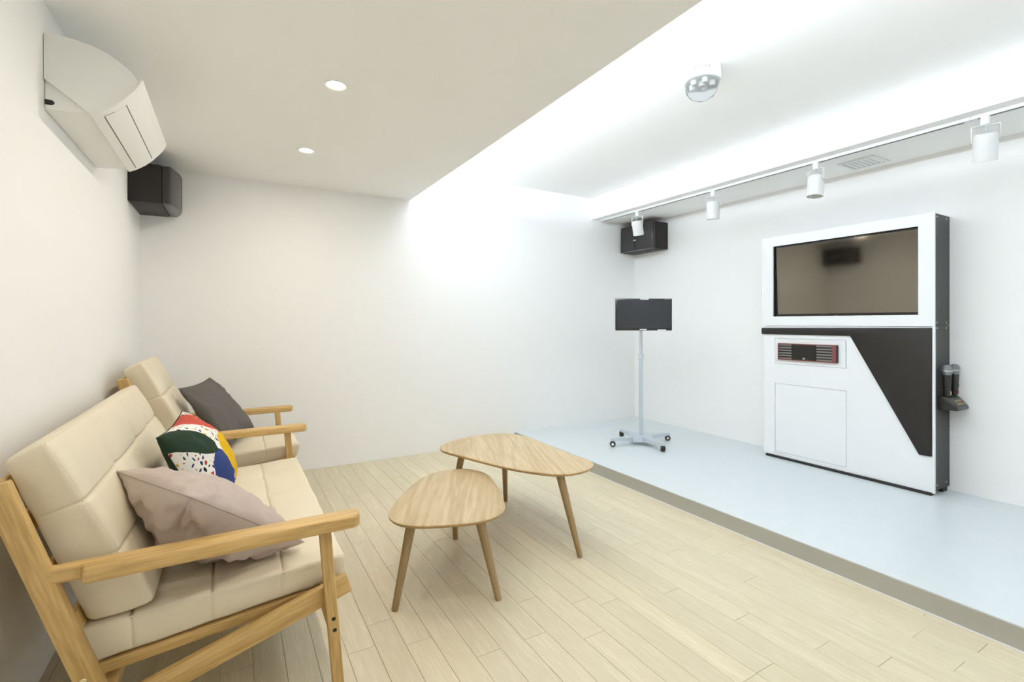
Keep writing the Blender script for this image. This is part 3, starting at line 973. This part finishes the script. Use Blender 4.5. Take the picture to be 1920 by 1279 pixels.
# lower white front with a door and an amplifier panel let in
DY0, DY1, DZ0, DZ1 = 1.942, 2.506, 0.142, 0.729
PY0, PY1, PZ0, PZ1 = 1.945, 2.508, 0.900, 1.117
LY0, LY1, LZ0, LZ1 = 1.414, 2.604, 0.109, 1.222
FX = XC - 0.006
boxes('lower_front', [((FX, LY0, LZ0), (XC + 0.012, 1.942, LZ1)), ((FX, 2.508, LZ0), (XC + 0.012, LY1, LZ1)), ((FX, 1.942, LZ0), (XC + 0.012, 2.508, DZ0)),
                      ((FX, 1.942, DZ1), (XC + 0.012, 2.508, PZ0)), ((FX, 1.942, PZ1), (XC + 0.012, 2.508, LZ1))], M['cab_white'], cab)
box('panel_backing', (XC + 0.012, 1.43, 0.125), (XC + 0.020, 2.598, 1.222), M['cab_white'], cab)
g_ = 0.0025
box('door', (FX, DY0 + g_, DZ0 + g_), (XC + 0.010, DY1 - g_, DZ1 - g_), M['cab_white'], cab)
box('access_panel', (FX, PY0 + g_, PZ0 + g_), (XC + 0.010, PY1 - g_, PZ1 - g_), M['cab_white'], cab)
box('plinth', (XC - 0.022, 1.4165, Z_STAGE), (XC + 0.040, 2.580, 0.1085), M['black'], cab)
box('foot', (XR - 0.10, YS + 0.004, Z_STAGE), (XR - 0.03, YS + 0.03, 0.124), M['black'], cab)
box('foot', (XR - 0.10, 2.56, Z_STAGE), (XR - 0.03, 2.60, 0.124), M['black'], cab)

# red karaoke control unit, mounted on the access panel
ky = empty('karaoke_unit', (FX - 0.02, 2.236, 0.936), 'small dark red control unit with slatted grilles set in the white cabinet front', 'control unit')
RY0, RY1, RZ0, RZ1 = 2.004, 2.468, 0.936, 1.076
XF = FX - 0.024
boxes('frame', [((XF, RY0, RZ0), (FX - 0.0005, RY1, RZ0 + 0.007)), ((XF, RY0, RZ1 - 0.007), (FX - 0.0005, RY1, RZ1)), ((XF, RY0, RZ0 + 0.007), (FX - 0.0005, RY0 + 0.028, RZ1 - 0.007)),
                ((XF, RY1 - 0.008, RZ0 + 0.007), (FX - 0.0005, RY1, RZ1 - 0.007))], M['red'], ky)
box('end_plate', (XF + 0.001, RY0 - 0.006, RZ0 + 0.002), (FX - 0.0005, RY0, RZ1 - 0.002), M['black'], ky)
box('backing', (XF + 0.010, RY0 + 0.028, RZ0 + 0.007), (FX - 0.0005, RY1 - 0.008, RZ1 - 0.007), M['slot'], ky)
box('display', (XF + 0.002, 2.155, RZ0 + 0.008), (XF + 0.010, 2.350, RZ1 - 0.008), M['bezel'], ky)
for (a, b) in ((2.033, 2.153), (2.352, 2.459)):
    for k in range(6):
        z = RZ0 + 0.010 + k * 0.0222
        box('slat', (XF + 0.002, a, z), (XF + 0.010, b, z + 0.0095), M['slat'], ky)
Rl = Matrix(((0, 0, -1), (-1, 0, 0), (0, 1, 0)))       # text facing -x, reading towards -y
text_mesh('logo', 'EP', 0.020, (XF + 0.0016, 2.250, RZ0 + 0.0185), Rl, M['print'], ky)
boxes('small_print', [((XF + 0.0012, 2.234 - 0.006 * k - 0.004, RZ0 + 0.0115), (XF + 0.002, 2.234 - 0.006 * k, RZ0 + 0.0165)) for k in range(4)], M['slat'], ky)

# microphone holder on the cabinet side and two microphones
mh = empty('microphone_holder', (4.79, 1.35, 0.67), 'black microphone cradle screwed to the dark side of the cabinet', 'holder')
prof = [(1.4045, 0.668), (1.4045, 0.752), (1.375, 0.757), (1.345, 0.745), (1.30, 0.690), (1.296, 0.676), (1.302, 0.668)]
prism('body', prof, 'x', 4.700, 4.885, M['mic_black'], mh, bev=0.005, seg=2)
# name plate on the sloping face
sl = (Vector((0, 1.30, 0.690)) - Vector((0, 1.345, 0.745))).normalized(); nrm = Vector((0, sl.z, -sl.y))
if nrm.y > 0: nrm = -nrm
pc = Vector((4.80, 1.3225, 0.7175)) + nrm * 0.0012


def plate(name, w, h, off, dxx, mat, parent, hole=None):
    V = []
    for s in (-1, 1):
        for a, b in ((-w, -h), (w, -h), (w, h), (-w, h)):
            V.append(pc + Vector((1, 0, 0)) * (a / 2 + dxx) + sl * (b / 2) + nrm * (off + 0.0005 * s))
    return obj(name, [tuple(v) for v in V], BOXF, mat, parent)


pl1 = plate('name_plate', 0.110, 0.030, 0.0010, 0.0, M['gold'], mh)
plate('plate_face', 0.100, 0.020, 0.0025, 0.0, M['mic_black'], pl1)
for k in range(4): plate('lettering', 0.011, 0.010, 0.0040, -0.034 + 0.020 * k, M['slat'] if k < 3 else M['redprint'], pl1)
for i, (mx, prt, lab) in enumerate(((4.735, M['gold'], 'black microphone with silver mesh head and yellow mark, in front in the cradle'),
                                    (4.858, M['redprint'], 'black microphone with silver mesh head and red mark, nearer the wall in the cradle'))):
    my = 1.366
    m_ = empty('microphone', (mx, my, 0.74), lab, 'microphone', 'microphones in the cradle')
    lathe('handle', [(0.0, 0.0), (0.017, 0.0), (0.0185, 0.02), (0.0235, 0.125), (0.025, 0.140), (0.0, 0.140)], (mx, my, 0.758), M['mic_black'], m_, 24)
    lathe('mesh_head', [(0.0, 0.0), (0.022, 0.001), (0.025, 0.012), (0.0305, 0.024), (0.0305, 0.032), (0.029, 0.050), (0.021, 0.064), (0.010, 0.069), (0.0, 0.070)], (mx, my, 0.8985), M['mesh'], m_, 28)
    lathe('ring', [(0.0308, 0.0), (0.0322, 0.002), (0.0322, 0.005), (0.0308, 0.007)], (mx, my, 0.9240), M['steel'], m_, 28)
    box('mark', (mx - 0.002, my - 0.0206, 0.768), (mx + 0.012, my - 0.0188, 0.792), prt, m_)
    box('switch', (mx - 0.004, my - 0.0222, 0.815), (mx + 0.004, my - 0.0190, 0.830), M['slot'], m_)

# ================================================================== monitor on rolling stand
SX, SY = 3.985, 3.424
st = empty('monitor_stand', (SX, SY, Z_STAGE), 'silver grey pole stand on a four legged castor base, in the back right corner', 'stand')
fwv = Vector((0.5, 0.8660254, 0)); rtv = Vector((0.8660254, -0.5, 0))
hub = [(SX + rtv.x * a + fwv.x * b, SY + rtv.y * a + fwv.y * b) for a, b in ((-0.095, -0.085), (0.095, -0.085), (0.095, 0.085), (-0.095, 0.085))]
prism('hub_plate', hub, 'z', 0.122, 0.176, M['stand'], st, bev=0.0025)
for ang in (-8, 82, 172, 262):
    a = math.radians(ang); u = Vector((math.cos(a), math.sin(a), 0)); w = Vector((-u.y, u.x, 0))
    p0 = Vector((SX, SY, 0)) + u * 0.085; p1 = Vector((SX, SY, 0)) + u * 0.330
    V = []
    for p, hw, za, zb in ((p0, 0.036, 0.128, 0.168), (p1, 0.017, 0.146, 0.164)):
        for s, z in ((-1, za), (1, za), (1, zb), (-1, zb)): V.append(tuple(p + w * (s * hw) + Vector((0, 0, z))))
    lg = obj('leg', V, BOXF, M['stand'], st)
    cx = p1 - u * 0.012
    cs = lathe('castor_stem', [(0.0, 0.0), (0.008, 0.0), (0.008, 0.022), (0.0, 0.022)], (cx.x, cx.y, 0.131), M['rubber'], st, 12)
    ax = (w * math.cos(0.6) + u * math.sin(0.6)).normalized(); off = Vector((0, 0, 0))
    cc = Vector((cx.x, cx.y, Z_STAGE + 0.0275))
    wh = lathe('castor_wheel', [(0.0, -0.022), (0.016, -0.022), (0.025, -0.016), (0.0272, -0.006), (0.024, -0.002), (0.024, 0.002), (0.0272, 0.006), (0.025, 0.016), (0.016, 0.022), (0.0, 0.022)], cc, M['rubber'], st, 24, axis=ax)
    for s in (-1, 1):
        lathe('hub_cap', [(0.0, 0.0015), (0.010, 0.001), (0.012, 0.0)], cc + ax * (0.0222 * s), M['cap'], wh, 16, axis=ax * s)
rod('pole', (SX, SY, 0.172), (SX, SY, 0.935), 0.0195, 0.0195, M['stand'], st, 20)
cl = lathe('clamp', [(0.0195, -0.034), (0.0245, -0.033), (0.0245, 0.028), (0.016, 0.030)], (SX, SY, 0.925), M['stand'], st, 20)
rod('clamp_knob', (SX - 0.020, SY - 0.012, 0.905), (SX - 0.045, SY - 0.027, 0.905), 0.006, 0.008, M['stand'], cl, 12)
rod('upper_pole', (SX, SY, 0.930), (SX, SY, 1.30), 0.0150, 0.0150, M['stand'], st, 18)
pb_ = Vector((SX, SY, 1.33)) - fwv * 0.025
bar('mount_plate', pb_ + rtv * -0.05, pb_ + rtv * 0.05, 0.1, 0.012, M['stand'], st, side=(0, 0, 1), bev=0.0)
mn = empty('monitor', (SX, SY, 1.17), 'small flat black monitor mounted on top of the silver pole stand', 'monitor')
mc = Vector((SX, SY, 1.3275)) - fwv * 0.055 + rtv * 0.012
MW, MH = 0.535, 0.303
Rm = Matrix((rtv, -fwv, Vector((0, 0, 1)))).transposed()
if Rm.determinant() < 0: pass


def mon_part(name, x0, x1, z0, z1, d0, d1, mat, bev=0.0, parent=None):
    V, F = boxv((x0, d0, z0), (x1, d1, z1)), BOXF
    if bev: V, F = bevel_mesh(V, F, bev, 2)
    V = [tuple(mc + rtv * v[0] - fwv * v[1] + Vector((0, 0, v[2]))) for v in V]
    return obj(name, V, F, mat, parent or mn, smooth=bool(bev), auto=40)


mon_part('case', -MW / 2, MW / 2, -MH / 2, MH / 2, -0.024, 0.006, M['bezel'], 0.004)
mon_part('screen', -MW / 2 + 0.012, MW / 2 - 0.012, -MH / 2 + 0.022, MH / 2 - 0.011, 0.0062, 0.0072, M['mon_screen'])
mon_part('sticker', -0.035, 0.045, MH / 2 - 0.0105, MH / 2 - 0.0015, 0.0062, 0.0070, M['print'])
mon_part('sticker', 0.19, 0.25, MH / 2 - 0.009, MH / 2 - 0.003, 0.0062, 0.0070, M['slat'])
mon_part('sticker', 0.130, 0.210, -MH / 2 + 0.002, -MH / 2 + 0.011, 0.0062, 0.0070, M['print'])
mon_part('sticker', -0.040, 0.025, -MH / 2 + 0.005, -MH / 2 + 0.015, 0.0062, 0.0070, M['print'])

# ================================================================== track and spotlights
TX = 4.320
tr = empty('light_track', (TX, 1.4, Z_BULK), 'long white lighting track running under the bulkhead', 'track')
for a, b in ((YN + 0.02, 1.118), (1.1195, 4.385)):
    box('rail', (TX - 0.0175, a, Z_BULK - 0.021), (TX + 0.0175, b, Z_BULK - 0.0003), M['lamp_white'], tr, 0.002)
    box('slot', (TX - 0.007, a + 0.03, Z_BULK - 0.0222), (TX + 0.007, b - 0.03, Z_BULK - 0.0205), M['gap'], tr)
box('end_cap', (TX - 0.0185, 4.385, Z_BULK - 0.022), (TX + 0.0185, 4.397, Z_BULK - 0.0003), M['lamp_white'], tr)


def spot(y, d, label, s=1.0):
    root = empty('track_spotlight', (TX, y, Z_BULK), label, 'spotlight', 'white spotlights on the track')
    lathe('adapter', [(0.0, -0.022), (0.021, -0.022), (0.022, -0.024), (0.022, -0.064), (0.019, -0.068), (0.0, -0.068)], (TX, y, Z_BULK), M['lamp_white'], root, 20)
    d = Vector(d).normalized()
    r = 0.055
    # stirrup runs parallel to the horizontal direction across the lamp axis
    piv = Vector((TX, y, Z_BULK - 0.155))
    side = d.cross(Vector((0, 0, 1)))
    side = side.normalized() if side.length > 0.05 else Vector((0, 1, 0))
    up = Vector((0, 0, 1)); w = side.cross(up).normalized()
    zt = Z_BULK - 0.070; zb = piv.z - 0.008
    hw, t, bw = r + 0.007, 0.0025, 0.011
    V, F = [], []
    def slab(a0, a1, z0, z1):
        k = len(V)
        for z in (z0, z1):
            for a, b in ((a0, -bw), (a1, -bw), (a1, bw), (a0, bw)):
                V.append(tuple(Vector((TX, y, z)) + side * a + w * b))
        F.extend([tuple(i + k for i in f) for f in BOXF])
    slab(-hw, hw, zt - t, zt); slab(-hw, -hw + t, zb, zt - t); slab(hw - t, hw, zb, zt - t)
    obj('bracket', V, F, M['lamp_white'], root)
    c = piv + d * 0.035
    hd = lathe('head', [(0.0, -0.075), (0.046, -0.074), (0.053, -0.062), (r, -0.045), (r, 0.078), (r - 0.003, 0.080), (r - 0.004, 0.078), (r - 0.008, 0.040)], c, M['lamp_white'], root, 32, axis=d)
    lathe('lamp', [(r - 0.0085, 0.052), (r - 0.012, 0.035), (0.030, 0.012), (0.0, 0.006)], c, M['lamp_in'], hd, 28, axis=d)
    for k in range(5):
        a = 2 * math.pi * k / 5
        q = c + d * 0.018 + (side * math.cos(a) + d.cross(side) * math.sin(a)) * 0.02
        lathe('led_chip', [(0.0, 0.010), (0.006, 0.008), (0.008, 0.0)], q, M['cap'], hd, 10, axis=d)
    for sg in (-1, 1):
        lathe('pivot_screw', [(0.0, 0.004), (0.005, 0.003), (0.006, 0.0)], piv + side * (sg * hw), M['steel'], root, 10, axis=side * sg)
    # the flex from adapter to head
    top_ = c - d * 0.074
    a0 = Vector((TX, y, Z_BULK - 0.067))
    mid = (a0 + top_) / 2 + w * 0.028
    pts = [tuple(a0 * (1 - s_) ** 2 + mid * 2 * s_ * (1 - s_) + top_ * s_ ** 2) for s_ in np.linspace(0, 1, 9)]
    tube('flex', pts, 0.003, M['stand'], root, 6)


spot(3.813, (0.19 * rtv + 0.21 * fwv - Vector((0, 0, 1))), 'white track spotlight in front of the corner loudspeaker, farthest along the track')
spot(2.874, (0.05 * rtv + 0.10 * fwv - Vector((0, 0, 1))), 'white track spotlight second from the corner, hanging nearly straight down')
spot(1.988, (-0.10 * rtv - 0.03 * fwv - Vector((0, 0, 1))), 'white track spotlight beside the ceiling vent, its dark lamp opening showing')
spot(1.056, (0.20 * rtv + 0.26 * fwv - Vector((0, 0, 1))), 'large looking white track spotlight at the upper right, nearest the camera')

# ================================================================== air vent in the bulkhead
VX0, VX1, VY0, VY1 = 4.550, 4.790, 1.712, 1.957
vt = empty('ceiling_vent', ((VX0 + VX1) / 2, (VY0 + VY1) / 2, Z_BULK), 'square white louvred air vent in the underside of the bulkhead', 'vent')
fr = 0.022; z1 = Z_BULK - 0.0004; z0 = Z_BULK - 0.010
boxes('frame', [((VX0, VY0, z0), (VX1, VY0 + fr, z1)), ((VX0, VY1 - fr, z0), (VX1, VY1, z1)), ((VX0, VY0 + fr, z0), (VX0 + fr, VY1 - fr, z1)), ((VX1 - fr, VY0 + fr, z0), (VX1, VY1 - fr, z1))], M['vent'], vt)
box('duct_back', (VX0 + fr, VY0 + fr, Z_BULK - 0.0025), (VX1 - fr, VY1 - fr, z1), M['duct'], vt)
for k in range(6):
    yy = VY0 + fr + 0.016 + k * 0.033
    bar('louvre', (VX0 + fr, yy, Z_BULK - 0.006), (VX1 - fr, yy, Z_BULK - 0.006), 0.020, 0.002, M['vent'], vt, side=(0, 1, -0.28), bev=0.0)

# ================================================================== ceiling dome fitting
DX, DY = 2.905, 1.862
dm = empty('dome_light', (DX, DY, Z_UP), 'white round fitting with a clear glass dome under the upper ceiling', 'ceiling light')
db = lathe('base', [(0.0, -0.0005), (0.092, -0.0005), (0.101, -0.006), (0.103, -0.070), (0.098, -0.078), (0.086, -0.080), (0.0, -0.072)], (DX, DY, Z_UP), M['lamp_white'], dm, 40)
for a in (200, 214, 228, 242):
    q = math.radians(a)
    lathe('vent_hole', [(0.0, 0.001), (0.004, 0.001), (0.004, 0.0)], (DX + 0.1025 * math.cos(q), DY + 0.1025 * math.sin(q), Z_UP - 0.035), M['gap'], db, 8, axis=(math.cos(q), math.sin(q), 0))
lathe('dome', [(0.090, -0.080), (0.091, -0.100), (0.084, -0.130), (0.066, -0.158), (0.038, -0.174), (0.0, -0.179), (0.0, -0.176), (0.037, -0.171), (0.064, -0.155), (0.081, -0.129), (0.088, -0.100), (0.087, -0.080)], (DX, DY, Z_UP), M['glass'], dm, 12)
for k in range(5):
    a = 2 * math.pi * k / 5 + 0.4
    lathe('led_lens', [(0.0, -0.028), (0.012, -0.026), (0.016, -0.012), (0.016, 0.0)], (DX + 0.05 * math.cos(a), DY + 0.05 * math.sin(a), Z_UP - 0.0755), M['cap'], dm, 14)
lathe('led_lens', [(0.0, -0.030), (0.014, -0.027), (0.018, -0.012), (0.018, 0.0)], (DX, DY, Z_UP - 0.0735), M['cap'], dm, 14)
